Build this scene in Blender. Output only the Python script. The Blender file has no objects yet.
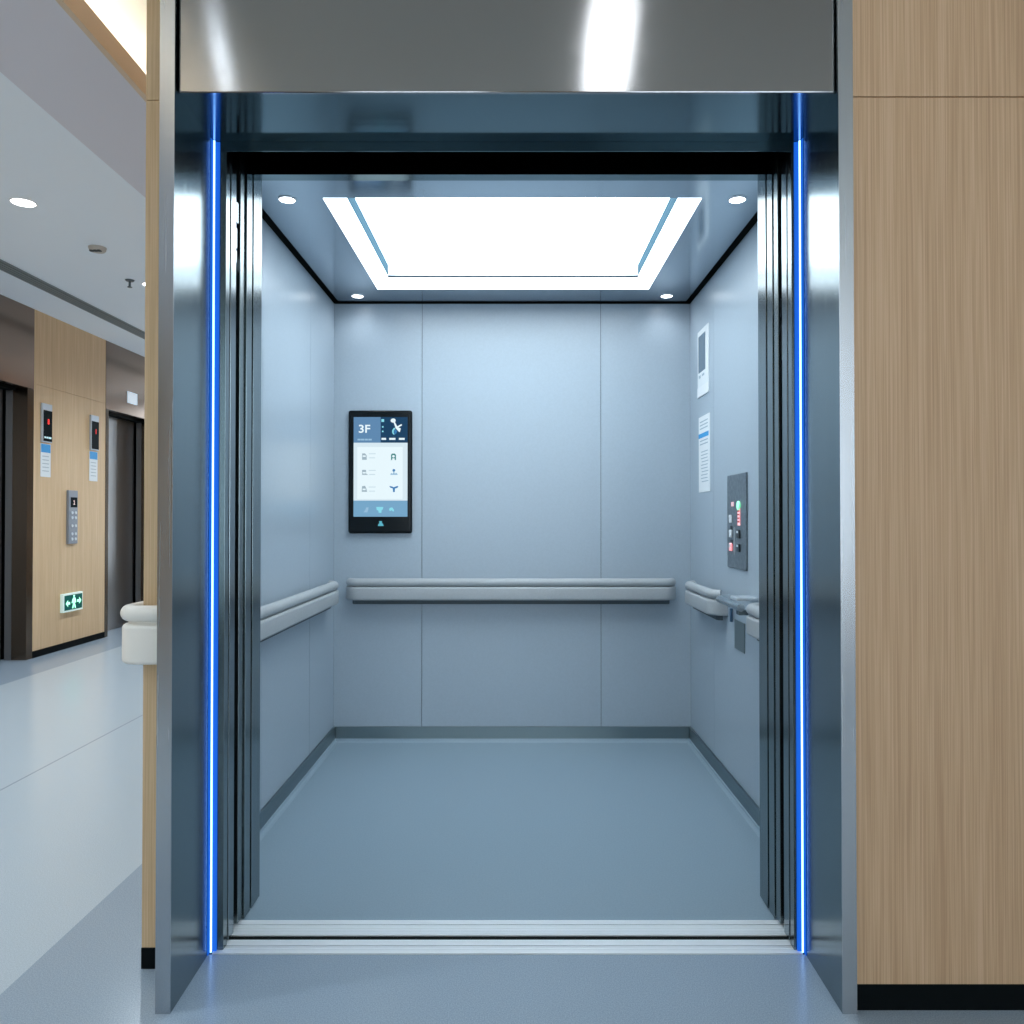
import bpy, bmesh, math, random
from mathutils import Vector, Matrix
random.seed(7)
PI = math.pi
sc = bpy.context.scene
C = sc.collection
LOC = {}

# ------------------------------------------------------------------ helpers
def new_bm(): return bmesh.new()

def box(bm, x0, x1, y0, y1, z0, z1):
    x0, x1 = sorted((x0, x1)); y0, y1 = sorted((y0, y1)); z0, z1 = sorted((z0, z1))
    v = [bm.verts.new(p) for p in ((x0,y0,z0),(x1,y0,z0),(x1,y1,z0),(x0,y1,z0),(x0,y0,z1),(x1,y0,z1),(x1,y1,z1),(x0,y1,z1))]
    for f in ((0,3,2,1),(4,5,6,7),(0,1,5,4),(1,2,6,5),(2,3,7,6),(3,0,4,7)):
        bm.faces.new([v[i] for i in f])
    return bm

def bx(x0, x1, y0, y1, z0, z1): return box(new_bm(), x0, x1, y0, y1, z0, z1)

def slab_with_hole(x0, x1, y0, y1, hx0, hx1, hy0, hy1, z0, z1):
    """flat sheet with a rectangular opening, one connected piece"""
    bm = new_bm()
    def ring(z):
        o = [bm.verts.new(p) for p in ((x0,y0,z),(x1,y0,z),(x1,y1,z),(x0,y1,z))]
        i = [bm.verts.new(p) for p in ((hx0,hy0,z),(hx1,hy0,z),(hx1,hy1,z),(hx0,hy1,z))]
        return o, i
    ob, ib = ring(z0); ot, it = ring(z1)
    for k in range(4):
        n = (k+1) % 4
        bm.faces.new([ob[n], ob[k], ib[k], ib[n]])
        bm.faces.new([ot[k], ot[n], it[n], it[k]])
        bm.faces.new([ob[k], ob[n], ot[n], ot[k]])
        bm.faces.new([ib[n], ib[k], it[k], it[n]])
    return bm

def prism(pts, axis, a, b):
    """closed 2D outline extruded from a to b along axis ('x': pts=(y,z), 'y': pts=(x,z), 'z': pts=(x,y))"""
    bm = new_bm()
    def P(p, t):
        return {'x': (t, p[0], p[1]), 'y': (p[0], t, p[1]), 'z': (p[0], p[1], t)}[axis]
    lo = [bm.verts.new(P(p, a)) for p in pts]; hi = [bm.verts.new(P(p, b)) for p in pts]
    n = len(pts)
    bm.faces.new(lo); bm.faces.new(hi[::-1])
    for i in range(n):
        bm.faces.new([lo[i], lo[(i+1) % n], hi[(i+1) % n], hi[i]])
    bmesh.ops.recalc_face_normals(bm, faces=bm.faces)
    return bm

def lathe(cx, cy, prof, seg=32):
    """prof: (radius, z) list around a vertical axis"""
    bm = new_bm(); rings = []
    for r, z in prof:
        if r < 1e-6: rings.append([bm.verts.new((cx, cy, z))])
        else: rings.append([bm.verts.new((cx + r*math.cos(2*PI*i/seg), cy + r*math.sin(2*PI*i/seg), z)) for i in range(seg)])
    for a, b in zip(rings, rings[1:]):
        for i in range(seg):
            j = (i+1) % seg
            if len(a) == 1: bm.faces.new([a[0], b[i], b[j]])
            elif len(b) == 1: bm.faces.new([a[j], a[i], b[0]])
            else: bm.faces.new([a[i], a[j], b[j], b[i]])
    bmesh.ops.recalc_face_normals(bm, faces=bm.faces)
    return bm

def tube(pts, r, seg=16):
    bm = new_bm(); pts = [Vector(p) for p in pts]; rings = []
    for i, p in enumerate(pts):
        t = (pts[min(i+1, len(pts)-1)] - pts[max(i-1, 0)]).normalized()
        up = Vector((0,0,1)) if abs(t.z) < .9 else Vector((1,0,0))
        a = t.cross(up).normalized(); b = t.cross(a).normalized()
        rings.append([bm.verts.new(p + r*(a*math.cos(2*PI*k/seg) + b*math.sin(2*PI*k/seg))) for k in range(seg)])
    for A, B in zip(rings, rings[1:]):
        for k in range(seg):
            bm.faces.new([A[k], A[(k+1) % seg], B[(k+1) % seg], B[k]])
    bm.faces.new(rings[0]); bm.faces.new(rings[-1][::-1])
    bmesh.ops.recalc_face_normals(bm, faces=bm.faces)
    return bm

def sweep(path, prof):
    """prof (outward, z) swept along a plan path of (x, y, nx, ny)"""
    bm = new_bm(); rings = []
    for x, y, nx, ny in path:
        rings.append([bm.verts.new((x + nx*o, y + ny*o, z)) for o, z in prof])
    n = len(prof)
    for A, B in zip(rings, rings[1:]):
        for k in range(n):
            bm.faces.new([A[k], A[(k+1) % n], B[(k+1) % n], B[k]])
    bm.faces.new(rings[0]); bm.faces.new(rings[-1][::-1])
    bmesh.ops.recalc_face_normals(bm, faces=bm.faces)
    return bm

def obj(name, bm, mat, parent=None, bevel=0, smooth=False, seg=2):
    vs = [v.co.copy() for v in bm.verts]
    c = Vector(((min(v.x for v in vs)+max(v.x for v in vs))/2, (min(v.y for v in vs)+max(v.y for v in vs))/2, min(v.z for v in vs)))
    bmesh.ops.translate(bm, verts=bm.verts, vec=-c)
    me = bpy.data.meshes.new(name); bm.to_mesh(me); bm.free()
    me.materials.append(mat)
    if smooth:
        for p in me.polygons: p.use_smooth = True
    o = bpy.data.objects.new(name, me); C.objects.link(o)
    if parent is not None:
        o.parent = parent; o.location = c - LOC[parent.name]
    else: o.location = c
    LOC[o.name] = c
    if bevel:
        m = o.modifiers.new('bevel', 'BEVEL'); m.width = bevel; m.segments = seg; m.limit_method = 'ANGLE'
    if smooth:
        try:
            me.set_sharp_from_angle(angle=math.radians(42))
        except Exception: pass
    return o

def tag(o, label, cat, group=None):
    o['label'] = label; o['category'] = cat
    if group: o['group'] = group
    return o

def thing(name, label, cat, loc, group=None):
    o = bpy.data.objects.new(name, None); C.objects.link(o); o.location = loc; o.empty_display_size = .05
    LOC[o.name] = Vector(loc)
    return tag(o, label, cat, group)

def struct(name, bm, mat, bevel=0):
    o = obj(name, bm, mat, None, bevel); o['kind'] = 'structure'; return o

def copy_part(src, new_centre, parent):
    o = src.copy(); C.objects.link(o); o.parent = parent
    o.location = Vector(new_centre) - LOC[parent.name]; LOC[o.name] = Vector(new_centre)
    return o

def text(name, s, size, mat, parent, centre, right, up, depth=.0006, squash=1.0, align='CENTER'):
    """flat lettering as a mesh; centre is its middle, right/up give its plane"""
    cu = bpy.data.curves.new(name, 'FONT'); cu.body = s; cu.size = size; cu.extrude = depth; cu.align_x = align; cu.align_y = 'CENTER'
    cu.resolution_u = 3; cu.offset = size*.018
    t = bpy.data.objects.new(name, cu); C.objects.link(t)
    bpy.context.view_layer.update()
    me = bpy.data.meshes.new_from_object(t.evaluated_get(bpy.context.evaluated_depsgraph_get()))
    bpy.data.objects.remove(t); bpy.data.curves.remove(cu)
    r = Vector(right).normalized(); u = Vector(up).normalized(); n = r.cross(u)
    M = Matrix((r*squash, u, n)).transposed()
    for v in me.vertices: v.co = M @ v.co
    me.materials.clear(); me.materials.append(mat)
    o = bpy.data.objects.new(name, me); C.objects.link(o); o.parent = parent
    o.location = Vector(centre) - LOC[parent.name]; LOC[o.name] = Vector(centre)
    return o

# ------------------------------------------------------------------ materials
def mat(name, col, rough=.5, metal=0., spec=.5, emit=None, strength=0., coat=0.):
    m = bpy.data.materials.new(name); m.use_nodes = True
    b = m.node_tree.nodes['Principled BSDF']
    b.inputs['Base Color'].default_value = (*col, 1); b.inputs['Roughness'].default_value = rough
    b.inputs['Metallic'].default_value = metal; b.inputs['Specular IOR Level'].default_value = spec
    b.inputs['Coat Weight'].default_value = coat
    if emit:
        b.inputs['Emission Color'].default_value = (*emit, 1); b.inputs['Emission Strength'].default_value = strength
    return m

def nodes(m): return m.node_tree.nodes, m.node_tree.links, m.node_tree.nodes['Principled BSDF']

def noise_tex(m, scale, detail=3, nscale=1.0):
    N, L, b = nodes(m)
    tc = N.new('ShaderNodeTexCoord'); mp = N.new('ShaderNodeMapping'); mp.inputs['Scale'].default_value = scale
    nz = N.new('ShaderNodeTexNoise'); nz.inputs['Scale'].default_value = nscale; nz.inputs['Detail'].default_value = detail
    L.new(tc.outputs['Object'], mp.inputs['Vector']); L.new(mp.outputs['Vector'], nz.inputs['Vector'])
    return nz

def ramp(m, src, stops):
    N, L, b = nodes(m)
    r = N.new('ShaderNodeValToRGB'); e = r.color_ramp.elements
    while len(e) < len(stops): e.new(.5)
    for el, (p, c) in zip(e, stops): el.position = p; el.color = (*c, 1)
    L.new(src, r.inputs['Fac']); return r

def brushed(name, col, rough, scale, var=.12, bump=.0, aniso=0., arot=0.):
    m = mat(name, col, rough, 1.0); N, L, b = nodes(m)
    nz = noise_tex(m, scale, 4)
    mr = N.new('ShaderNodeMapRange'); mr.inputs['To Min'].default_value = rough*(1-var*2); mr.inputs['To Max'].default_value = rough*(1+var*2)
    L.new(nz.outputs['Fac'], mr.inputs['Value']); L.new(mr.outputs['Result'], b.inputs['Roughness'])
    if bump:
        w = noise_tex(m, (5, 5, 2.2), 1)
        bp = N.new('ShaderNodeBump'); bp.inputs['Strength'].default_value = 1; bp.inputs['Distance'].default_value = bump
        L.new(w.outputs['Fac'], bp.inputs['Height']); L.new(bp.outputs['Normal'], b.inputs['Normal'])
    if aniso:
        t = N.new('ShaderNodeTangent'); t.direction_type = 'RADIAL'; t.axis = 'Z'
        b.inputs['Anisotropic'].default_value = aniso; b.inputs['Anisotropic Rotation'].default_value = arot
        L.new(t.outputs['Tangent'], b.inputs['Tangent'])
    return m

def wood(name, dark, mid, light, rough=.5):
    m = mat(name, mid, rough, spec=.3); N, L, b = nodes(m)
    fine = noise_tex(m, (380, 380, 3.0), 3)
    broad = noise_tex(m, (28, 28, .6), 3)
    mx = N.new('ShaderNodeMix'); mx.data_type = 'FLOAT'; mx.inputs[0].default_value = .30
    L.new(fine.outputs['Fac'], mx.inputs[2]); L.new(broad.outputs['Fac'], mx.inputs[3])
    r = ramp(m, mx.outputs[0], [(.34, dark), (.5, mid), (.64, light)])
    L.new(r.outputs['Color'], b.inputs['Base Color'])
    return m

def speckle(name, col, var, rough, spec=.5, scale=260):
    m = mat(name, col, rough, spec=spec); N, L, b = nodes(m)
    nz = noise_tex(m, (scale,)*3, 2)
    lo = tuple(c*(1-var) for c in col); hi = tuple(c*(1+var) for c in col)
    r = ramp(m, nz.outputs['Fac'], [(.35, lo), (.65, hi)])
    L.new(r.outputs['Color'], b.inputs['Base Color'])
    return m

STEEL = brushed('brushed_steel', (.19, .235, .25), .19, (60, 60, 2.5))
STEELV = brushed('satin_steel', (.50, .53, .56), .26, (60, 60, 2.0))
HEADER = brushed('brushed_header_steel', (.34, .34, .345), .10, (2.0, 2, 90), bump=.0)
def grooves(m, amp, wave, k):
    """horizontal brushing: fine grooves tilt the normal up and down, and the sheet is slightly wavy"""
    N, L, b = nodes(m)
    g = N.new('ShaderNodeNewGeometry'); wn = N.new('ShaderNodeTexWhiteNoise'); wn.noise_dimensions = '3D'
    L.new(g.outputs['Position'], wn.inputs['Vector'])
    w = noise_tex(m, (k, k, k*.4), 1)
    def mth(op, a, bb):
        n = N.new('ShaderNodeMath'); n.operation = op
        for i, v in enumerate((a, bb)):
            if isinstance(v, (int, float)): n.inputs[i].default_value = v
            else: L.new(v, n.inputs[i])
        return n.outputs[0]
    sp = N.new('ShaderNodeSeparateColor'); L.new(wn.outputs['Color'], sp.inputs[0])
    t = mth('MULTIPLY', mth('SUBTRACT', mth('ADD', sp.outputs[0], sp.outputs[1]), 1.0), amp)
    x = mth('MULTIPLY', mth('SUBTRACT', w.outputs['Fac'], .5), wave)
    cb = N.new('ShaderNodeCombineXYZ'); L.new(x, cb.inputs[0]); L.new(t, cb.inputs[2])
    ad = N.new('ShaderNodeVectorMath'); L.new(g.outputs['Normal'], ad.inputs[0]); L.new(cb.outputs[0], ad.inputs[1])
    nm = N.new('ShaderNodeVectorMath'); nm.operation = 'NORMALIZE'; L.new(ad.outputs[0], nm.inputs[0])
    L.new(nm.outputs[0], b.inputs['Normal'])
grooves(HEADER, .10, .014, 5.0)
SOFFIT = brushed('mirror_soffit_steel', (.15, .22, .25), .12, (3, 60, 3))
CARCEIL = brushed('car_ceiling_steel', (.42, .49, .55), .13, (60, 3, 3))
DARKSTEEL = brushed('dark_steel', (.20, .24, .25), .25, (60, 60, 2))
KICK = brushed('kick_plate_steel', (.22, .28, .30), .35, (3, 3, 60))
ALU = brushed('sill_aluminium', (.86, .89, .92), .5, (2, 80, 2)); nodes(ALU)[2].inputs['Metallic'].default_value = .35
CHROME = mat('chrome', (.85, .88, .90), .3, .8)
BRONZE = brushed('bronze_steel', (.13, .10, .075), .2, (40, 40, 3))
BRONZEH = brushed('bronze_header_steel', (.29, .215, .17), .22, (3, 3, 70), aniso=.5)
HALLDOOR = brushed('hall_door_steel', (.27, .27, .275), .34, (60, 60, 2))
BLACK = mat('shaft_black', (.003, .005, .005), .7, spec=.1)
RUBBER = mat('black_skirting', (.005, .007, .008), .6, spec=.03)
WOODR = wood('oak_laminate_right', (.47, .30, .175), (.565, .375, .225), (.64, .44, .28))
WOODH = wood('oak_laminate_hall', (.54, .37, .21), (.635, .455, .27), (.71, .53, .34))
LAM = speckle('car_wall_laminate', (.405, .475, .54), .02, .30, .45, 120)
CARFLOOR = speckle('car_floor_vinyl', (.28, .37, .44), .04, .26, .5, 200)
RAIL = speckle('grey_rail_vinyl', (.44, .46, .475), .03, .42, .4, 150)
CREAM = mat('cream_rail_vinyl', (.80, .77, .71), .4)
WHITE = mat('white_paint', (.72, .74, .76), .7)
CEILBLUE = mat('hall_ceiling_paint', (.80, .88, .96), .8)
CEILGREY = mat('hall_ceiling_border_grey', (.66, .67, .74), .8)  # border strip in one even tone, greyer than the hall slab
BEIGE = mat('cove_lip_paint', (.66, .52, .37), .6)
TRAY = mat('tray_ceiling_paint', (.80, .77, .70), .85)
def emi(name, col, s, base=(.8,.8,.8)):
    return mat(name, base, .5, emit=col, strength=s)
PANEL = emi('frosted_diffuser_glow', (.80, .93, 1.0), 7.1)
FLANGE = emi('light_frame_glow', (.88, .95, 1.0), 3.4)
DOWN = emi('downlight_glow', (.93, .97, 1), 14)
LEDCORE = emi('led_core_glow', (.24, .48, 1.0), 4.5, base=(.2,.3,.6))
LEDHALO = mat('led_halo_glow', (.01, .04, .2), .9, spec=0, emit=(.012, .14, .70), strength=.8)
LIN = emi('linear_lamp_glow', (.93, .97, 1), 9)
COVE = emi('cove_strip_glow', (1, .91, .76), 19)
TRIMW = mat('white_trim', (.90, .91, .92), .35)
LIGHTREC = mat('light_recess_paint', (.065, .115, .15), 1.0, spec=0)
SCRBLACK = mat('glossy_black_bezel', (.002, .005, .007), .25, spec=.2)

# ------------------------------------------------------------------ the landing and the hall (setting)
HX = -3.86            # far hall wall plane
CX = -.021            # portal centre

# floor: dark border by the lifts, paler field, dark border at the far wall, a welded seam in the field
FL = mat('vinyl_floor', (.2, .26, .31), .22, spec=.5)
N, L, b = nodes(FL)
geo = N.new('ShaderNodeNewGeometry'); sep = N.new('ShaderNodeSeparateXYZ'); L.new(geo.outputs['Position'], sep.inputs[0])
def math_node(op, a, bb):
    n = N.new('ShaderNodeMath'); n.operation = op
    for i, v in enumerate((a, bb)):
        if isinstance(v, (int, float)): n.inputs[i].default_value = v
        else: L.new(v, n.inputs[i])
    return n.outputs[0]
infield = math_node('MULTIPLY', math_node('GREATER_THAN', sep.outputs[0], -3.45), math_node('LESS_THAN', sep.outputs[0], -1.21))
seam = math_node('LESS_THAN', math_node('ABSOLUTE', math_node('ADD', sep.outputs[0], 2.12), 0), .004)
nz = N.new('ShaderNodeTexNoise'); nz.inputs['Scale'].default_value = 330; nz.inputs['Detail'].default_value = 2
L.new(geo.outputs['Position'], nz.inputs['Vector'])
rd = ramp(FL, nz.outputs['Fac'], [(.35, (.255, .32, .39)), (.65, (.35, .43, .51))])
rl = ramp(FL, nz.outputs['Fac'], [(.35, (.40, .47, .53)), (.65, (.52, .60, .66))])
mx = N.new('ShaderNodeMix'); mx.data_type = 'RGBA'; L.new(infield, mx.inputs[0]); L.new(rd.outputs[0], mx.inputs[6]); L.new(rl.outputs[0], mx.inputs[7])
ms = N.new('ShaderNodeMix'); ms.data_type = 'RGBA'; L.new(seam, ms.inputs[0]); L.new(mx.outputs[2], ms.inputs[6]); ms.inputs[7].default_value = (.30, .34, .38, 1)
L.new(ms.outputs[2], b.inputs['Base Color'])
# L-shaped floor sheet: landing in front of the lift plus the hall beside it
struct('floor', prism([(-4.1,-3.3),(3.3,-3.3),(3.3,2.015),(-.925,2.015),(-.925,11.1),(-4.1,11.1)], 'z', -.06, 0), FL)

# right-hand wood wall beside the lift (two stacked boards with a joint) and skirting
struct('wall_right', prism([(1.83,0),(1.83,3.02),(1.785,3.02),(1.785,2.0915),(1.790,2.0915),(1.790,2.0875),(1.785,2.0875),(1.785,.061),(1.80,.061),(1.80,0)], 'x', .7740, 3.2), WOODR)
struct('baseboard_right', bx(.7745, 3.2, 1.788, 1.7995, 0, .0605), RUBBER)
# pier on the left of the lift: its end, and the long wall running down the hall behind it
def joint_profile(xf, z0, z1, zj, th, d=.004):
    return [(xf+th, z0), (xf+th, z1), (xf, z1), (xf, zj+.002), (xf+d, zj+.002), (xf+d, zj-.002), (xf, zj-.002), (xf, z0)]
struct('wall_left', prism(joint_profile(1.953, .052, 3.02, 2.172, .047), 'x', -.929, -.8140), WOODH)  # hall light on the pier put into the colour by the lighter oak
struct('wall_left_hall', bx(-.9285, -.9215, 2.0, 11, .052, 3.02), WOODR)
struct('baseboard_left', prism([(-.9295,1.951),(-.8140,1.951),(-.8140,2.0),(-.9205,2.0),(-.9205,11),(-.9295,11)], 'z', 0, .0515), RUBBER)
# wood above the lift's steel front
struct('wall_front', bx(-.9285, .7739, 1.80, 1.9525, 2.6005, 3.0205), WOODR)
# far hall wall with its two lifts: one wood panel between them, others beyond
def hall_panel(name, y0, y1):
    d = .004
    pr = [(HX-.04, .055), (HX, .055), (HX, 2.198), (HX-d, 2.198), (HX-d, 2.202), (HX, 2.202), (HX, 2.80), (HX-.04, 2.80)]
    struct(name, prism(pr, 'y', y0, y1), WOODH)
    struct(name.replace('wall', 'baseboard'), bx(HX-.03, HX+.004, y0+.001, y1-.001, 0, .0545), RUBBER)
hall_panel('wall_hall_near', -3.2, 5.15)
hall_panel('wall_hall_middle', 6.2475, 7.3425)
hall_panel('wall_hall_far', 8.376, 11)
struct('wall_hall_end', bx(-3.9, -.93, 11, 11.05, 0, 2.80), WHITE)
struct('wall_rear', bx(-3.9, 3.2, -3.25, -3.2, 0, 3.02), WOODR)
struct('wall_side', bx(3.2, 3.25, -3.2, 1.84, 0, 3.02), WHITE)

# unseen glowing panels added as fill, behind the camera and at the hall's end
FILLW = emi('fill_panel_glow', (.78, .90, 1.0), 4.5)
for n, (x0, x1, z0, z1, y, d) in enumerate(((.95, 2.5, .4, 2.8, -3.199, 1), (-1.35, -.25, .6, 2.7, -3.199, 1), (-3.65, -2.45, .4, 2.65, 10.999, -1))):
    f = struct('window_%d' % (n+1), bx(x0, x1, y, y+d*.012, z0, z1), FILLW)  # added unseen fill panel, not a real window
    bm = new_bm()
    o = obj('window_frame', slab_with_hole(x0-.06, x1+.06, z0-.06, z1+.06, x0, x1, z0, z1, 0, .05), TRIMW, None)  # frame made for the added fill panel, not a real window frame
    o.rotation_euler = (PI/2, 0, 0); o.parent = f
    LOC[o.name] = Vector(); o.location = Vector(((x0+x1)/2, y + (.05 if d > 0 else 0), (z0+z1)/2)) - LOC[f.name]
# ceilings: hall slab, a greyer border, the cove lip, and the raised tray over the landing
struct('ceiling_hall', bx(-4.1, -1.937, -3.2, 11, 2.80, 2.83), CEILBLUE)
struct('ceiling_border', bx(-1.935, -1.4885, -3.2, 11, 2.798, 2.83), CEILGREY)
struct('trim_1', bx(-1.488, -1.465, -3.2, 11, 2.797, 2.882), BEIGE)
struct('ceiling_tray', bx(-1.75, 3.2, -3.2, 11, 3.021, 3.05), TRAY)
struct('trim_2', bx(-1.75, -1.735, -3.2, 11, 2.831, 3.0205), TRAY)
o = obj('cove_light_strip', bx(-1.60, -1.575, -3.1, 10.9, 2.831, 2.843), COVE)
tag(o, 'warm light strip hidden behind the beige lip of the ceiling cove', 'light')

t = thing('ceiling_lamp', 'rectangular white lamp on the raised ceiling above the landing', 'lamp', (.38, .45, 2.985))
obj('housing', bx(.280, .480, .14, .76, 2.994, 3.0205), TRIMW, t, .002)
obj('diffuser', bx(.292, .468, .155, .745, 2.985, 2.9935), LIN, t)

# linear air vent in the hall ceiling
t = thing('linear_air_vent', 'long grey slotted air vent set in the hall ceiling', 'air vent', (-3.395, 6.4, 2.79))
VENT = mat('vent_grey', (.24, .29, .31), .5); VDARK = mat('vent_dark', (.05, .065, .07), .6)
obj('backing', bx(-3.447, -3.343, 3.6, 9.2, 2.7965, 2.7995), VDARK, t)
obj('frame', slab_with_hole(-3.46, -3.33, 3.59, 9.21, -3.446, -3.344, 3.604, 9.196, 2.790, 2.7963), VENT, t)
src = None
for x in (-3.423, -3.395, -3.367):
    bm = bx(x-.006, x+.006, 3.606, 9.194, 2.788, 2.796)
    if src is None: src = obj('slat', bm, VENT, t)
    else: bm.free(); copy_part(src, (x, 6.4, 2.788), t)

# ------------------------------------------------------------------ hall things
def hall_lift(y0, y1, sidename, lab_frame, lab_door, near_face=.0, far_face=.08):
    """lift entrance in the far hall wall; opening runs from y0 to y1"""
    t = thing('elevator_door_frame', lab_frame, 'door frame', (HX, (y0+y1)/2, 0), 'bronze lift entrances in the far hall wall')
    # bronze jambs
    for a, bb in ((y0-near_face, y0), (y1, y1+far_face)):
        obj('jamb', bx(HX-.116, HX+.002, a, bb, 0, 2.154), BRONZE, t, .001)
    # narrower steel inner jambs
    obj('inner_jamb', bx(-4.030, -3.9765, y0-.02, y0+.006, 0, 2.154), HALLDOOR, t)
    obj('inner_jamb', bx(-4.030, -3.9765, y1-.002, y1+.03, 0, 2.154), HALLDOOR, t)
    obj('header_panel', bx(-3.95, HX+.003, y0-near_face, y1+far_face, 2.155, 2.7995), BRONZEH, t, .002)
    obj('soffit', bx(-4.039, -3.951, y0-.02, y1+.02, 2.135, 2.16), BLACK, t)
    d = thing('elevator_door', lab_door, 'elevator door', (-4.055, (y0+y1)/2, 0), 'closed steel lift doors in the far hall wall')
    yc = y0 + .62*(y1-y0)
    obj('door_leaf', bx(-4.07, -4.048, y0-.02, y1-.012, 0.004, 2.18), HALLDOOR, d)
    obj('door_leaf', bx(-4.047, -4.041, y0-.02, y0+.45*(y1-y0), 0.004, 2.18), HALLDOOR, d)
    return t
hall_lift(5.23, 6.166, 'l', 'bronze steel lift entrance at the left edge of the hall wall', 'closed steel lift door at the left edge, nearest in the hall', .08, .08)
hall_lift(7.40, 8.294, 'r', 'bronze steel lift entrance deeper in the hall, right of the oak panel', 'closed steel lift door right of the oak panel, farther down the hall', .056, .08)
struct('wall_hall_back', bx(-4.1, -4.072, -3.2, 11, 0, 2.8), BLACK)

# floor-number displays above folded notices
DISPF = mat('display_frame_silver', (.55, .62, .70), .35, .3); DISPB = mat('display_black_glass', (.004, .009, .012), .4, spec=.02)
RED = emi('red_digit_glow', (1, .03, .02), 1.1, (.2, 0, 0)); CYAN = emi('cyan_mark_glow', (.1, .6, .75), .5)
BLUE = mat('notice_blue', (.02, .30, .68), .5); PAPER = mat('notice_paper', (.74, .80, .84), .6); INK = mat('notice_grey_ink', (.42, .50, .56), .6)
def hall_display(yc, digit, lab, lab2, marks):
    t = thing('floor_display', lab, 'display', (HX, yc, 1.75), 'lift floor displays on the oak panel')
    w = .066
    obj('housing', bx(HX, HX+.018, yc-w, yc+w, 1.742, 2.060), DISPF, t, .003)
    obj('screen', bx(HX+.0182, HX+.020, yc-w+.010, yc+w-.004, 1.752, 2.005), DISPB, t)
    text('digit', digit, .062, RED, t, (HX+.0205, yc+.01, 1.912), (0,1,0), (0,0,1), squash=.9)
    if marks:
        s = obj('mark', bx(HX+.0202, HX+.0208, yc-.045, yc-.025, 1.775, 1.790), CYAN, t)
        for dy in (-.008, .018, .040): copy_part(s, (HX+.0205, yc+dy, 1.775), t)
    n = thing('notice_sign', lab2, 'notice', (HX, yc, 1.46), 'blue headed notices below the displays')
    obj('sheet', bx(HX, HX+.004, yc-w, yc+w+.004, 1.460, 1.732), PAPER, n)
    obj('heading', bx(HX+.0042, HX+.005, yc-w+.004, yc+w, 1.660, 1.728), BLUE, n)
    s = None
    for i in range(5):
        z = 1.625 - i*.030
        if s is None: s = obj('text_line', bx(HX+.0042, HX+.0048, yc-.045, yc+.045, z, z+.007), INK, n)
        else: copy_part(s, (HX+.0045, yc, z), n)
hall_display(6.403, '8', 'narrow black floor display glowing red, left one on the oak panel', 'white notice with blue head below the left hall display', True)
hall_display(7.130, '1', 'narrow black floor display glowing red, right one on the oak panel', 'white notice with blue head below the right hall display', False)

# call panel
CALL = mat('call_panel_grey', (.27, .31, .37), .4, .4); BTN = mat('button_pale', (.62, .68, .74), .35)
t = thing('call_switch_panel', 'tall grey lift call panel on the oak panel above the exit sign', 'control panel', (HX, 6.79, .9))
obj('face_plate', bx(HX, HX+.022, 6.710, 6.848, .900, 1.362), CALL, t, .003)
obj('screen', bx(HX+.0222, HX+.024, 6.738, 6.836, 1.215, 1.302), DISPB, t)
text('digit', '2', .05, emi('dim_red_digit', (.8, .25, .2), .5), t, (HX+.0245, 6.787, 1.255), (0,1,0), (0,0,1))
s = None
for i, z in enumerate((1.168, 1.125, 1.055, 0.985, .94)):
    for y in (6.760, 6.812):
        bm = prism([(y+.015*math.cos(k*PI/6), z+.013*math.sin(k*PI/6)) for k in range(12)], 'x', HX+.0222, HX+.027)
        if s is None: s = obj('button', bm, BTN, t)
        else: bm.free(); copy_part(s, (HX+.0246, y, z-.013), t)

# exit sign
EXW = emi('exit_frame_pale', (.6, .9, .8), .25, (.75,.85,.82)); EXG = mat('exit_green_panel', (0, .06, .05), .5, spec=.1, emit=(0, .09, .08), strength=.5); EXF = emi('exit_figure_glow', (.18, .95, .50), 1.5)
t = thing('exit_sign', 'green lit exit sign with running figure low on the oak panel', 'exit sign', (HX, 6.79, .316))
obj('frame', bx(HX, HX+.028, 6.625, 6.925, .316, .474), EXW, t, .003)
obj('panel', bx(HX+.0282, HX+.030, 6.641, 6.911, .332, .459), EXG, t)
def xf(pts, y, z, s): return prism([(y+s*a, z+s*c) for a, c in pts], 'x', HX+.0302, HX+.0318)
obj('running_figure', xf([(-.3,.42),(-.12,.62),(.22,.62),(.40,.35),(.42,0),(.30,.02),(.24,.22),(.20,-.1),(.42,-.6),(.22,-.62),(.02,-.25),(-.16,-.62),(-.36,-.6),(-.16,-.1),(-.18,.2),(-.36,-.02),(-.46,.04)], 6.780, .387, .075), EXF, t)
obj('figure_head', prism([(6.782+.013*math.cos(k*PI/8), .447+.008*math.sin(k*PI/8)) for k in range(16)], 'x', HX+.0302, HX+.0318), EXF, t)
obj('arrow', xf([(-.5,0),(0,.42),(0,.16),(.45,.16),(.45,-.16),(0,-.16),(0,-.42)], 6.690, .390, .066), EXF, t)
obj('arrow', xf([(.5,0),(0,.42),(0,.16),(-.45,.16),(-.45,-.16),(0,-.16),(0,-.42)], 6.862, .400, .066), EXF, t)

# small lit plate on the farther header
t = tag(obj('floor_plate', bx(HX+.0032, HX+.014, 7.74, 7.935, 2.27, 2.385), emi('pale_plate', (.75, .88, 1), .35, (.7,.8,.9)), None, .003), 'small pale square plate on the bronze header of the farther lift', 'sign')

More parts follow.
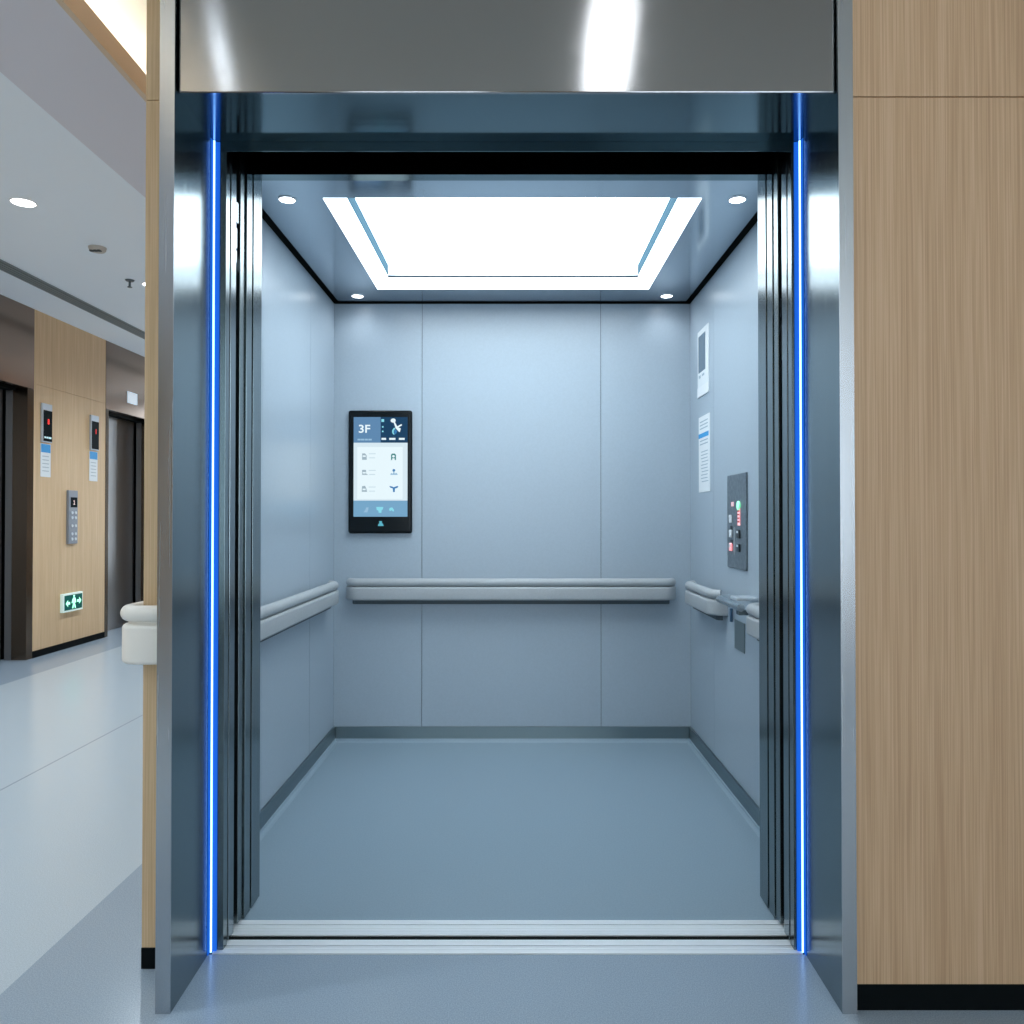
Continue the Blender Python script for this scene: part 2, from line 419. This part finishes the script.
# ceiling fittings in the hall
def downlight(name, x, y, z, r, lab, group, power, cone=150, col=(.80, .91, 1), blend=1.0, lens=DOWN):
    t = thing(name, lab, 'light', (x, y, z-.004), group)
    obj('trim_ring', lathe(x, y, [(r*.95, z-.0015), (r*.965, z-.004), (r*1.06, z-.0035), (r*1.10, z-.0005), (r*.95, z-.0005), (r*.95, z-.0015)], 32), TRIMW, t, smooth=True)
    obj('lens', lathe(x, y, [(0, z-.0022), (r*.945, z-.0022), (r*.945, z-.0008), (0, z-.0008)], 32), lens, t)
    li = bpy.data.lights.new('downlight_lamp', 'SPOT'); li.energy = power; li.color = col; li.spot_size = math.radians(cone); li.spot_blend = blend; li.shadow_soft_size = r*.7
    lo = bpy.data.objects.new('downlight_lamp', li); C.objects.link(lo); lo.parent = t; lo.location = (0, 0, -.012)
    return t
HALLG = 'round downlights along the hall ceiling'
for i, (y, lab) in enumerate(((-.25, None), (1.21, None), (2.67, None), (4.13, 'round white downlight in the hall ceiling, nearest one in view'), (5.59, 'round white downlight beside the oak pier, second one down the hall'), (7.05, None), (8.5, None))):
    downlight('ceiling_downlight', -2.615, y, 2.80, .060, lab or 'round white hall ceiling downlight beyond the ones in view', HALLG, 105, lens=emi('hall_lens', (.96, .98, 1), 9) if i == 0 else bpy.data.materials['hall_lens'])

t = thing('smoke_detector', 'small white ceiling detector with dark slots beyond the nearest downlight', 'detector', (-2.59, 4.82, 2.75))
obj('housing', lathe(-2.59, 4.82, [(0,2.775),(.042,2.775),(.048,2.782),(.052,2.799),(0,2.799)], 32), mat('detector_grey', (.50,.49,.46), .5), t, smooth=True)
src = None
for a in (-.024, 0, .024):
    if src is None: src = obj('sensor_slot', bx(-2.59+a-.009, -2.59+a+.009, 4.785, 4.81, 2.768, 2.7748), VDARK, t)
    else: copy_part(src, (-2.59+a, 4.7975, 2.768), t)
t = thing('ceiling_sprinkler', 'small dark sprinkler head hanging from the hall ceiling', 'sprinkler', (-2.715, 5.48, 2.75))
SPR = mat('sprinkler_dark', (.10, .13, .15), .4, .5)
obj('escutcheon', lathe(-2.715, 5.48, [(0,2.799),(.032,2.799),(.024,2.790),(0,2.790)], 24), SPR, t)
obj('stem', lathe(-2.715, 5.48, [(0,2.7895),(.008,2.7895),(.008,2.752),(0,2.752)], 16), SPR, t)
obj('deflector', lathe(-2.715, 5.48, [(0,2.7515),(.016,2.7515),(.016,2.747),(0,2.747)], 16), SPR, t)

downlight('ceiling_downlight', -1.19, .45, 3.021, .045, 'small round downlight on the raised ceiling above the left jamb of the near lift', 'round downlights on the raised ceiling', 4, lens=emi('small_lens', (.96, .98, 1), 1.6))
# cream corner handrail on the left pier
def arc(cx, cy, r, a0, a1, n):
    return [(cx + r*math.cos(a0+(a1-a0)*i/n), cy + r*math.sin(a0+(a1-a0)*i/n), math.cos(a0+(a1-a0)*i/n), math.sin(a0+(a1-a0)*i/n)) for i in range(n+1)]
def rounded(x0, x1, z0, z1, r, n=5):
    p = []
    for cx, cz, a in ((x1-r, z0+r, -PI/2), (x1-r, z1-r, 0), (x0+r, z1-r, PI/2), (x0+r, z0+r, PI)):
        for i in range(n+1):
            t = a + i/n*PI/2; p.append((cx + r*math.cos(t), cz + r*math.sin(t)))
    return p
path = [(-.8140, 1.905, 0, -1), (-.87, 1.905, 0, -1)] + [(x, y, nx, ny) for x, y, nx, ny in arc(-.913, 1.935, .030, -PI/2, -PI, 10)] + [(-.943, 2.5, -1, 0), (-.943, 6.0, -1, 0)]
t = thing('corner_handrail', 'cream padded handrail wrapping the oak pier left of the lift', 'handrail', (-.93, 1.93, .766))
obj('grip', sweep(path, [(.009 + .0195*math.cos(k*PI/8), .8885 + .0200*math.sin(k*PI/8)) for k in range(16)]), CREAM, t, smooth=True)
obj('groove', sweep(path, rounded(-.010, .010, .855, .8745, .004)), CREAM, t, smooth=True)
obj('bumper', sweep(path, rounded(-.010, .024, .766, .862, .010)), CREAM, t, smooth=True)

# ------------------------------------------------------------------ the near lift: steel portal
JL0, JL, JR, JR0 = -.8135, -.7790, .7400, .7735
YF, YB = 1.776, 2.03
t = thing('elevator_door_frame', 'large brushed steel lift portal framing the open car', 'door frame', (CX, 1.9, 0))
portal = t
BL, BR_ = -.7880, .7460      # the reveals splay slightly towards the back
obj('side_jamb', prism([(JL0, YF), (JL, YF), (BL, YB), (JL0, YB)], 'z', 0, 2.60), STEEL, t, .0008)
obj('side_jamb', prism([(JR0, YF), (JR0, YB), (BR_, YB), (JR, YF)], 'z', 0, 2.60), STEEL, t, .0008)
obj('front_trim', bx(JL0+.0003, JL, YF-.0018, YF-.0002, 0, 2.60), STEELV, t)
obj('front_trim', bx(JR, JR0-.0003, YF-.0018, YF-.0002, 0, 2.60), STEELV, t)
JL, JR = BL, BR_
obj('header_panel', bx(-.7768, .7385, 1.790, 1.800, 2.103, 2.599), HEADER, t, .0025)
obj('soffit', bx(JL+.0003, JR-.0003, 1.8003, 2.029, 2.1045, 2.112), SOFFIT, t)
obj('header_backing', bx(JL+.0003, JR-.0003, 1.8008, 1.812, 2.1125, 2.549), BLACK, t)
obj('transom', bx(JL+.0003, JR-.0003, 2.0295, 2.0325, 2.080, 2.104), SOFFIT, t)
obj('inner_jamb', bx(JL+.0003, -.755, YB+.0003, 2.057, 0.0, 2.0798), STEEL, t, .0006)
obj('inner_jamb', bx(.722, JR-.0003, YB+.0003, 2.057, 0.0, 2.0798), STEEL, t, .0006)

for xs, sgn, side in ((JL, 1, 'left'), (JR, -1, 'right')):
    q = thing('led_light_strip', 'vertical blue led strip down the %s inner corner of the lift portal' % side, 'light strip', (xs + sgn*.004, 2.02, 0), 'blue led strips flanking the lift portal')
    obj('blue_halo', prism([(xs+sgn*.0012, 2.0060), (xs+sgn*.0003, 2.0290), (xs+sgn*.0170, 2.0290), (xs+sgn*.0170, 2.0272), (xs+sgn*.003, 2.0250), (xs+sgn*.0026, 2.0060)], 'z', .002, 2.103), LEDHALO, q)  # glowing lip that paints the strip's blue halo onto the steel
    obj('diffuser', prism([(xs+sgn*.0050+.0023*math.cos(k*PI/6), 2.0205+.0023*math.sin(k*PI/6)) for k in range(12)], 'z', .003, 2.103), LEDCORE, q, smooth=True)

# shaft behind the portal: closed dark surround of the door gap
struct('wall_shaft_left', bx(-.9203, -.9185, 2.0005, 2.20, -.2, 2.60), BLACK)
struct('wall_shaft_right', bx(.900, .915, 1.835, 2.20, -.2, 2.60), BLACK)
struct('wall_shaft_front_left', bx(-.918, -.789, 2.0305, 2.0565, -.2, 2.6), BLACK)
struct('wall_shaft_front_right', bx(.747, .8995, 2.0305, 2.0565, -.2, 2.6), BLACK)
struct('ceiling_shaft', bx(-.918, .8995, 1.96, 2.5, 2.57, 2.60), BLACK)
struct('floor_shaft', bx(-.918, .8995, 2.016, 2.5, -.25, -.2), BLACK)

# landing sill: aluminium with a guide groove and fine ridges
def sill_profile(y0, y1, grooves, top=.003, bot=-.05, gd=.02, gw=.008, ridges=()):
    pts = [(y0, bot), (y1, bot), (y1, top)]
    cuts = [(g, gw, gd) for g in grooves] + [(r, .0022, .0015) for r in ridges]
    for g, w, d in sorted(cuts, reverse=True):
        pts += [(g+w/2, top), (g+w/2, top-d), (g-w/2, top-d), (g-w/2, top)]
    pts += [(y0, top)]
    return pts
tag(obj('landing_sill', prism(sill_profile(2.0165, 2.080, [2.051], ridges=(2.026, 2.034, 2.042, 2.060, 2.066, 2.072)), 'x', -.7785, .7395), ALU), 'ribbed aluminium sill at the landing edge of the lift doorway', 'door sill')
# jambs stand on the sill ends, so they start on its top face
for o in portal.children:
    if o.name.startswith('inner_jamb'):
        for v in o.data.vertices:
            if v.co.z < .01: v.co.z += .0035

# open doors, seen by their leading edges in the side pockets
LD = brushed('landing_door_steel', (.20, .24, .26), .17, (60, 60, 2.5))
def leaf(name, x0, x1, y0, y1, lab, m, grp):
    q = thing(name, lab, 'elevator door', ((x0+x1)/2, (y0+y1)/2, 0), grp)
    obj('door_leaf', bx(x0, x1, y0, y1, .008, 2.25), m, q, .0015)
    return q
l1 = leaf('elevator_outer_door', -.915, -.7555, 2.068, 2.1065, 'open steel landing door edge tucked in the left pocket', LD, 'open landing doors')
l2 = leaf('elevator_outer_door', .7225, .898, 2.068, 2.1065, 'open steel landing door edge tucked in the right pocket', LD, 'open landing doors')
c1 = leaf('elevator_inner_door', -.915, -.7600, 2.151, 2.185, 'dark edge of the open car door behind the left landing door', DARKSTEEL, 'open car doors')
c2 = leaf('elevator_inner_door', .7270, .898, 2.151, 2.185, 'dark edge of the open car door behind the right landing door', DARKSTEEL, 'open car doors')
obj('catch_plate', bx(-.800, -.758, 2.112, 2.132, 1.925, 1.985), STEEL, l1, .003)
obj('catch_plate', bx(-.800, -.760, 2.114, 2.128, 1.855, 1.915), DARKSTEEL, l1, .003)
obj('guide_shoe', bx(-.800, -.7570, 2.1075, 2.120, 1.815, 1.850), TRIMW, l1, .004)

# ------------------------------------------------------------------ the car
X0, X1, Y0, Y1 = -.912, .884, 2.32, 3.93
ZC = 2.211
car = thing('elevator_car', 'open lift car with pale blue grey panels and vinyl floor', 'elevator', ((X0+X1)/2, 3.1, -.02))
obj('floor_covering', bx(X0-.005, X1+.005, 2.1815, Y1+.005, -.03, 0), CARFLOOR, car)
obj('car_sill', prism(sill_profile(2.104, 2.181, [2.1565], ridges=(2.112, 2.120, 2.128, 2.136, 2.145, 2.169, 2.175)), 'x', -.790, .748), ALU, car)
# wall panels with fine gaps
G = .0012
TH = .006
ZW0, ZW1 = .0, 2.203
for a, bb in ((X0+.0002, -.469-G), (-.469+G, .433-G), (.433+G, X1-.0002)):
    obj('wall_panel', bx(a, bb, Y1, Y1+TH, ZW0, ZW1), LAM, car)
for a, bb in ((2.295, 2.81-G), (2.81+G, 3.47-G), (3.47+G, Y1-.0002)):
    obj('wall_panel', bx(X0-TH, X0, a, bb, ZW0, ZW1), LAM, car)
for a, bb in ((2.295, 3.47-G), (3.47+G, Y1-.0002)):
    obj('wall_panel', bx(X1, X1+TH, a, bb, ZW0, ZW1), LAM, car)
obj('wall_backing', bx(X0-.0085, X1+.009, Y1+.0065, Y1+.012, 0, 2.3), BLACK, car)
obj('wall_backing', bx(X0-.0088, X0-.0065, 2.296, Y1+.006, 0, 2.3), BLACK, car)
obj('wall_backing', bx(X1+.0065, X1+.012, 2.296, Y1+.006, 0, 2.3), BLACK, car)
# kick plates
obj('kick_plate', bx(X0+.0105, X1-.0105, Y1-.010, Y1-.0002, .0002, .075), KICK, car, .001)
obj('kick_plate', bx(X0+.0002, X0+.010, 2.321, Y1-.0002, .0002, .075), KICK, car, .001)
obj('kick_plate', bx(X1-.010, X1-.0002, 2.321, Y1-.0002, .0002, .075), KICK, car, .001)
# coved edge of the floor covering and a black sheet standing in for the dark of the sill gap
cv = [(0, 0), (.020, 0), (.012, .003), (.006, .008), (.003, .014), (0, .016)]
obj('floor_cove', prism([(Y1-.0103-d, z+.0002) for d, z in cv], 'x', X0+.0105, X1-.0105), CARFLOOR, car)
obj('floor_cove', prism([(X0+.0103+d, z+.0002) for d, z in cv], 'y', 2.3215, Y1-.0105), CARFLOOR, car)
obj('floor_cove', prism([(X1-.0103-d, z+.0002) for d, z in cv], 'y', 2.3215, Y1-.0105), CARFLOOR, car)
obj('gap_shade', bx(-.78, .74, 2.0803, 2.1037, -.006, -.0005), BLACK, car)
# ceiling: floats short of the walls, with the light's opening cut out of the front sheet
LX0, LX1, LY0, LY1 = -.655, .637, 2.645, 3.705
bm = slab_with_hole(X0+.024, X1-.024, 2.2215, Y1-.014, LX0, LX1, LY0, LY1, ZC, ZC+.006)
obj('ceiling_panel', bm, CARCEIL, car)
obj('roof_plate', bx(X0-.008, X1+.012, 2.2215, Y1+.012, 2.345, 2.36), BLACK, car)
obj('roof_plate', bx(X0-.008, LX0-.03, 2.2215, Y1+.012, 2.262, 2.27), BLACK, car)
obj('roof_plate', bx(LX1+.03, X1+.012, 2.2215, Y1+.012, 2.262, 2.27), BLACK, car)
# front returns and the transom over the car entrance
for s, xa, xb in (('left', X0-.006, -.755), ('right', .724, X1+.006)):
    obj('entrance_column', bx(xa, xb, 2.189, 2.233, .0035, 2.30), STEEL, car, .001)
    obj('front_return', bx(xa, xb, 2.246, 2.2945, .0035, 2.30), STEEL, car, .001)
    obj('joint_filler', bx(xa+(.003 if s == 'left' else .006), xb-(.006 if s == 'left' else .003), 2.2335, 2.2455, .0035, 2.30), BLACK, car)
    xr0, xr1 = (X0+.0005, -.7555) if s == 'left' else (.7245, X1-.0005)
    obj('front_return', bx(xr0, xr1, 2.2948, 2.3195, .0035, 2.2105), STEEL, car, .001)
obj('transom', bx(-.7545, .7235, 2.182, 2.221, 2.086, 2.30), SOFFIT, car)

# the lit ceiling panel
t = thing('ceiling_light', 'large rectangular glowing white light panel in the car ceiling', 'ceiling light', ((LX0+LX1)/2, (LY0+LY1)/2, 2.205))
IX0, IX1, IY1 = -.575, .557, 3.52
pts = [(LX0+.0005, LY0+.0005), (IX0, LY0+.0005), (IX0, IY1), (IX1, IY1), (IX1, LY0+.0005), (LX1-.0005, LY0+.0005), (LX1-.0005, LY1-.0005), (LX0+.0005, LY1-.0005)]
obj('frame', prism(pts, 'z', ZC-.0005, ZC+.004), FLANGE, t)
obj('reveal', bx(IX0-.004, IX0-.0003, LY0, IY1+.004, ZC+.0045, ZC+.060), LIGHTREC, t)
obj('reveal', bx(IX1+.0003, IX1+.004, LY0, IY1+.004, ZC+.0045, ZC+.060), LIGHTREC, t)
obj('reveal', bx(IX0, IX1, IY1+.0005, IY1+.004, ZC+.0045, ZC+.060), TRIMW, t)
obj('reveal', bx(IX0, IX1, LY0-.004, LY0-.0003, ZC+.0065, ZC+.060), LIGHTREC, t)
obj('diffuser', bx(IX0, IX1, LY0, IY1, ZC+.0605, ZC+.066), PANEL, t)
obj('edge_trim', bx(IX0+.001, IX1-.001, IY1-.020, IY1-.0005, ZC-.001, ZC+.003), mat('grey_trim', (.10,.13,.16), .8, spec=.1), t)

CARG = 'round downlights in the car ceiling corners'
for x, y, lab in ((-.779, 2.655, 'round car ceiling downlight at the front left corner of the light panel'), (.760, 2.655, 'round car ceiling downlight at the front right corner of the light panel'),
                  (-.772, 3.812, 'round car ceiling downlight at the rear left corner'), (.743, 3.812, 'round car ceiling downlight at the rear right corner')):
    downlight('car_downlight', x, y, ZC, .0275, lab, CARG, 1.3, 150, (.86, .94, 1))

# handrails on the car walls
def wall_path(x_wall, ax, a, bb, off, r, sgn, i0=0):
    """plan path of a rail with ends turned into the wall; ax 'y' = runs along y on wall x = x_wall, inward normal sgn"""
    pts = []
    for p in arc(0, 0, r, -PI, -PI/2, 8)[:0]: pass
    loc = []                       # (along, out, n_along, n_out)
    for i in range(i0, 9):
        th = PI/2*i/8; loc.append((a + r - r*math.cos(th), off - r + r*math.sin(th), -math.cos(th), math.sin(th)))
    for i in range(0, 9-i0):
        th = PI/2*(1 - i/8); loc.append((bb - r + r*math.cos(th), off - r + r*math.sin(th), math.cos(th), math.sin(th)))
    for u, v, nu, nv in loc:
        if ax == 'y': pts.append((x_wall + sgn*v, u, sgn*nv, nu))
        else: pts.append((u, x_wall + sgn*v, nu, sgn*nv))
    return pts
def handrail(lab, x_wall, ax, a, bb, sgn):
    p = wall_path(x_wall, ax, a, bb, .052, .050, sgn)
    pg = wall_path(x_wall, ax, a, bb, .052, .045, sgn, 2)
    mid = ((a+bb)/2)
    loc = (x_wall, mid, .72) if ax == 'y' else (mid, x_wall, .72)
    t = thing('handrail', lab, 'handrail', loc, 'padded grey handrails on the car walls')
    gp = [(.005 + .0205*math.cos(k*PI/8), .8015 + .0205*math.sin(k*PI/8)) for k in range(16)]
    obj('grip', sweep(pg, gp), RAIL, t, smooth=True)
    obj('bumper', sweep(p, rounded(-.048, .026, .714, .7805, .010)), RAIL, t, smooth=True)
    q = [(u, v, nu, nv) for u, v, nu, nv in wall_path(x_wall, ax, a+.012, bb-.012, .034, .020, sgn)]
    obj('underside_shade', sweep(q, rounded(-.014, .004, .692, .728, .003)), mat('rail_shade_dark', (.07, .09, .10), .6), t, smooth=True)  # dark strip standing in for the shade under the bumper
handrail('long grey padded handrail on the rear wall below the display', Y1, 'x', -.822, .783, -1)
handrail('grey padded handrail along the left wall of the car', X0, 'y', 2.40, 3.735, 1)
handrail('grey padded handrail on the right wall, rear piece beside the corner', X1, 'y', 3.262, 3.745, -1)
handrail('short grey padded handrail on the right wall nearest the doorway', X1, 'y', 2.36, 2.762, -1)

# steel grab bar bridging the gap on the right wall
t = thing('grab_bar', 'short steel grab bar bridging the two right wall handrails', 'grab bar', (X1-.04, 2.9, .76))
BR = brushed('grab_bar_steel', (.62, .67, .70), .22, (40, 40, 40))
bar = [(X1-.020, 3.125, .800)] + [(X1-.075+.045*(1-math.sin(PI/2*i/8)), 3.085+.04*math.cos(PI/2*i/8), .800) for i in range(9)] + [(X1-.075, 2.95, .800), (X1-.074, 2.85, .799), (X1-.074, 2.80, .799)]
obj('bar', tube(bar, .0140), BR, t, smooth=True)
obj('bracket', bx(X1-.078, X1-.0005, 2.84, 2.93, .8185, .831), CHROME, t, .004)
obj('bracket_foot', bx(X1-.066, X1-.030, 2.855, 2.89, .765, .783), DARKSTEEL, t, .003)
obj('release_tab', bx(X1-.012, X1-.0025, 3.160, 3.176, .700, .755), mat('dark_blue_tab', (.04, .10, .18), .4), t, .002)
tag(obj('cover_plate', bx(X1-.004, X1-.0002, 3.000, 3.134, .600, .716), mat('cover_plate_grey', (.20, .25, .26), .35, .6), None, .0015), 'small blank grey plate under the grab bar on the right wall', 'cover plate')

# car operating panel
COP = speckle('panel_steel_grey', (.19, .23, .26), .15, .35, .5, 60)
nodes(COP)[2].inputs['Metallic'].default_value = .55
t = thing('control_panel', 'grey car control panel with lit buttons on the right wall', 'control panel', (X1, 3.09, .92))
obj('face_plate', bx(X1-.007, X1-.0002, 2.962, 3.225, .920, 1.296), COP, t, .003)
xp = X1-.0072
GRN = emi('green_button_glow', (.05, .9, .35), .9); REDB = emi('red_button_glow', (1, .16, .17), .8); REDT = emi('red_digit_dim', (.9, .04, .05), .45)
WB = mat('white_button', (.85, .88, .9), .35); DB = mat('dark_button', (.045, .06, .07), .4)
def disc_x(y, z, r, x0, x1, n=20): return prism([(y + r*math.cos(2*PI*k/n), z + r*math.sin(2*PI*k/n)) for k in range(n)], 'x', x0, x1)
obj('indicator', disc_x(3.052, 1.170, .018, xp-.006, xp), GRN, t, .001)
obj('red_display', bx(xp-.002, xp, 3.037, 3.067, 1.092, 1.160), REDB, t)
obj('red_display', bx(xp-.0012, xp, 3.125, 3.160, 1.168, 1.186), REDT, t)
s = None
for z in (1.104, 1.118, 1.132, 1.146):
    if s is None: s = obj('red_mark', bx(xp-.003, xp-.0022, 3.040, 3.064, z, z+.005), mat('red_mark_dark', (.35, .01, .01), .5), t)
    else: copy_part(s, (xp-.0026, 3.052, z), t)
for y, z, m in ((3.160, 1.118, WB), (3.160, 1.058, WB), (3.052, 1.058, DB), (3.160, 1.004, REDB), (3.052, 1.004, DB)):
    bt = obj('button', bx(xp-.007, xp, y-.015, y+.015, z-.016, z+.016), m, t, .003)
    obj('button_cap', bx(xp-.0085, xp-.0072, y-.010, y+.010, z+.004 if m is not REDB else z-.002, z+.013), WB, bt)
for y, z in ((3.160, 1.085), (3.158, 1.03)):
    obj('button_shadow_gap', bx(xp-.003, xp, y-.014, y+.014, z-.012, z+.004), DB, t, .001)
obj('card_reader', bx(xp-.0015, xp, 3.100, 3.128, .975, 1.085), mat('reader_grey', (.24, .28, .31), .4), t, .0008)

# paper notices on the right wall near the rear corner
t = thing('notice_sign', 'white notice with dark grey window, higher one in the right rear corner', 'notice', (X1, 3.65, 1.69))
obj('sheet', bx(X1-.004, X1-.0002, 3.541, 3.752, 1.697, 2.012), mat('pale_board', (.84, .87, .88), .4), t, .001)
obj('window', bx(X1-.0055, X1-.0042, 3.60, 3.727, 1.812, 1.985), mat('window_grey', (.13, .19, .25), .25), t)
obj('label', bx(X1-.0055, X1-.0042, 3.543, 3.752, 1.697, 1.743), TRIMW, t)
obj('small_mark', bx(X1-.0055, X1-.0042, 3.69, 3.72, 1.785, 1.798), INK, t)
obj('small_mark', bx(X1-.0055, X1-.0042, 3.62, 3.66, 1.788, 1.798), INK, t)
t = thing('notice_sign', 'long white notice with a bright blue stripe, below the grey windowed one', 'notice', (X1, 3.63, 1.243))
obj('sheet', bx(X1-.003, X1-.0002, 3.530, 3.737, 1.243, 1.600), mat('notice_white', (.88, .90, .91), .5), t)
obj('stripe', bx(X1-.0038, X1-.0031, 3.545, 3.737, 1.499, 1.520), mat('stripe_blue', (.0, .33, .72), .4), t)
s = None
for i, z in enumerate((1.572, 1.556, 1.540, 1.482, 1.466)):
    if s is None: s = obj('text_line', bx(X1-.0036, X1-.0031, 3.56, 3.71, z, z+.005), INK, t)
    else: copy_part(s, (X1-.00335, 3.635, z), t)
s = None
for i in range(10):
    z = 1.43 - i*.0155
    if s is None: s = obj('small_text_line', bx(X1-.0036, X1-.0031, 3.56, 3.685, z, z+.004), INK, t)
    else: copy_part(s, (X1-.00335, 3.615 + (.012 if i % 3 else 0), z), t)

# wall display with the floor number
t = thing('information_display', 'black framed upright screen showing 3F on the rear wall', 'display', (-.675, Y1-.02, 1.044))
yb = Y1 - .0275
def scr(x0, x1, z0, z1, m, name, k=0, d=.0004, parent=None):
    y = yb - .0004 - k*.0006
    return obj(name, bx(x0, x1, y-d, y, z0, z1), m, parent or t)
obj('bezel', bx(-.836, -.516, Y1-.027, Y1-.0003, 1.044, 1.662), SCRBLACK, t, .012, seg=4)
S0, S1, ZB, ZT = -.808, -.538, 1.128, 1.627
def px(x): return -.8083 + (x-155)/6.61*.005*1.0
def pz(y): return 1.627 - (y-147)/6.61*.005
M_ = lambda n, c, s=1.0: mat(n, (.004, .006, .008), .35, spec=.1, emit=c, strength=s)
WHT = M_('screen_white_glow', (.80, .93, .98), 1.0); PALE = M_('screen_body_glow', (.72, .86, .93), .95); HB = M_('screen_header_blue', (.11, .24, .42), 1.0)
NAVY = M_('screen_navy', (.006, .045, .11), 1.0); FB = M_('screen_footer_blue', (.18, .38, .57), 1.0)
CY = M_('screen_cyan', (.25, .70, .82), 1.0); GY = M_('screen_grey_text', (.38, .50, .58), .9); GN = M_('screen_green_icon', (.05, .24, .24), 1.0); BI = M_('screen_blue_icon', (.04, .20, .46), 1.0)
SILV = M_('screen_silver_text', (.30, .50, .68), 1.0)
scr(S0, px(334), pz(317), ZT, HB, 'screen_header')
scr(px(334), S1, pz(317), ZT, NAVY, 'screen_picture')
scr(S0, S1, pz(700), pz(317), PALE, 'screen_page')
scr(px(180), px(480), pz(690), pz(345), WHT, 'screen_card', 1)
scr(S0, S1, ZB, pz(700), FB, 'screen_footer')
def T(s, x, y, size, m, name='lettering', k=2, squash=1.0):
    return text(name, s, size, m, t, (px(x), yb-.0016, pz(y)), (1,0,0), (0,0,1), .0002, squash)
T('3F', 226, 228, .0560, WHT, 'floor_number', squash=1.12)
for x0, x1 in ((181, 201), (203, 226), (229, 250), (253, 275)):
    scr(px(x0), px(x1), pz(302), pz(291), SILV, 'header_mark', 1)
# small menu words under the picture
for x0, x1 in ((340, 370), (391, 432), (455, 493)):
    scr(px(x0), px(x1), pz(298), pz(285), WHT, 'menu_tab', 1)
for y, r in ((170, 9), (212, 5), (242, 5)):
    scr(px(348-r), px(348+r), pz(y+r), pz(y-r), CY, 'status_dot', 1)
# stylised figure with a round head in the picture
def poly(pts, m, name, k=1):
    y = yb - .0004 - k*.0006
    return obj(name, prism([(px(a), pz(c)) for a, c in pts], 'y', y-.0004, y), m, t)
def discp(cx, cy, rx, ry, m, name, k=1, a0=0, a1=2*PI, n=18): return poly([(cx+rx*math.cos(a0+(a1-a0)*i/n), cy+ry*math.sin(a0+(a1-a0)*i/n)) for i in range(n)], m, name, k)
discp(417, 170, 17, 14, WHT, 'figure_head')
poly([(420,183),(429,181),(444,208),(472,193),(476,202),(452,216),(468,222),(460,248),(446,236),(434,222)], WHT, 'figure_body')
poly([(432,218),(420,220),(411,234),(410,250),(418,262),(426,264),(420,250),(421,236),(428,228)], CY, 'figure_wheel')
poly([(430,226),(422,240),(426,262),(436,258),(444,240)], BI, 'figure_leg')
# list rows: a small block of grey lettering each, and an icon
for y in (405, 515, 625):
    if y == 405: poly([(212,388),(232,388),(242,402),(242,430),(212,430)], GY, 'row_icon', 2)
    elif y == 515: poly([(212,497),(238,497),(238,520),(252,530),(212,530)], GY, 'row_icon', 2)
    else: poly([(212,605),(232,602),(240,620),(246,642),(210,642)], GY, 'row_icon', 2)
    scr(px(216), px(236), pz(y+6), pz(y-4), WHT, 'row_icon_gap', 2.8)
    for dy, a, bq in ((-15, 256, 302), (12, 258, 298)):
        scr(px(a), px(bq), pz(y+dy+3), pz(y+dy-2), M_('screen_faint_line_%d_%d' % (y, dy), (.55, .70, .78), 1), 'row_text', 2)
poly([(403,398),(410,389),(428,389),(436,398),(436,432),(428,432),(427,420),(412,420),(411,432),(403,432)], GN, 'list_icon', 2)
discp(419.5, 407, 9, 8, WHT, 'list_icon_centre', 3)
discp(422, 500, 9, 9, BI, 'list_icon', 2); poly([(398,530),(404,518),(416,522),(419,509),(425,509),(428,522),(440,516),(448,530)], SILV, 'list_icon', 2)
poly([(392,603),(408,606),(422,612),(436,606),(452,603),(446,616),(430,620),(428,644),(417,644),(415,620),(398,614)], BI, 'list_icon', 2)
poly([(222,778),(234,760),(240,745),(256,745),(252,762),(248,778)], SILV, 'footer_icon', 1)
for x in (239, 330, 407):
    if x == 330: poly([(306,742),(352,742),(350,758),(342,764),(340,782),(322,780),(320,768),(308,760)], CY, 'footer_icon', 1.1)
    if x == 407: poly([(390,760),(396,747),(412,745),(424,762),(420,774),(408,764),(396,770)], CY, 'footer_icon', 1.1)
poly([(316,868),(322,853),(328,850),(324,836),(344,836),(344,850),(350,853),(356,868)], M_('bezel_mark_glow', (.12, .50, .62), .9), 'bezel_mark', 0)

# ------------------------------------------------------------------ camera, world, view
cam = bpy.data.cameras.new('camera'); co = bpy.data.objects.new('camera', cam); C.objects.link(co)
cam.sensor_width = 36; cam.lens = 780/1024*36; cam.shift_x = -3/1024; cam.shift_y = -2.2/1024
co.location = (0, 0, 1.120); co.rotation_euler = (PI/2 + math.atan(8.5/780), 0, 0)
cam.clip_start = .01
sc.camera = co
w = bpy.data.worlds.new('world'); sc.world = w; w.use_nodes = True
w.node_tree.nodes['Background'].inputs[0].default_value = (.5, .6, .7, 1); w.node_tree.nodes['Background'].inputs[1].default_value = .05
sc.view_settings.view_transform = 'Standard'; sc.view_settings.look = 'None'; sc.view_settings.gamma = 1
sc.view_settings.exposure = 0; sc.view_settings.use_curve_mapping = False
sc.cycles.max_bounces = 10; sc.cycles.diffuse_bounces = 5; sc.cycles.glossy_bounces = 6
sc.cycles.sample_clamp_indirect = 6
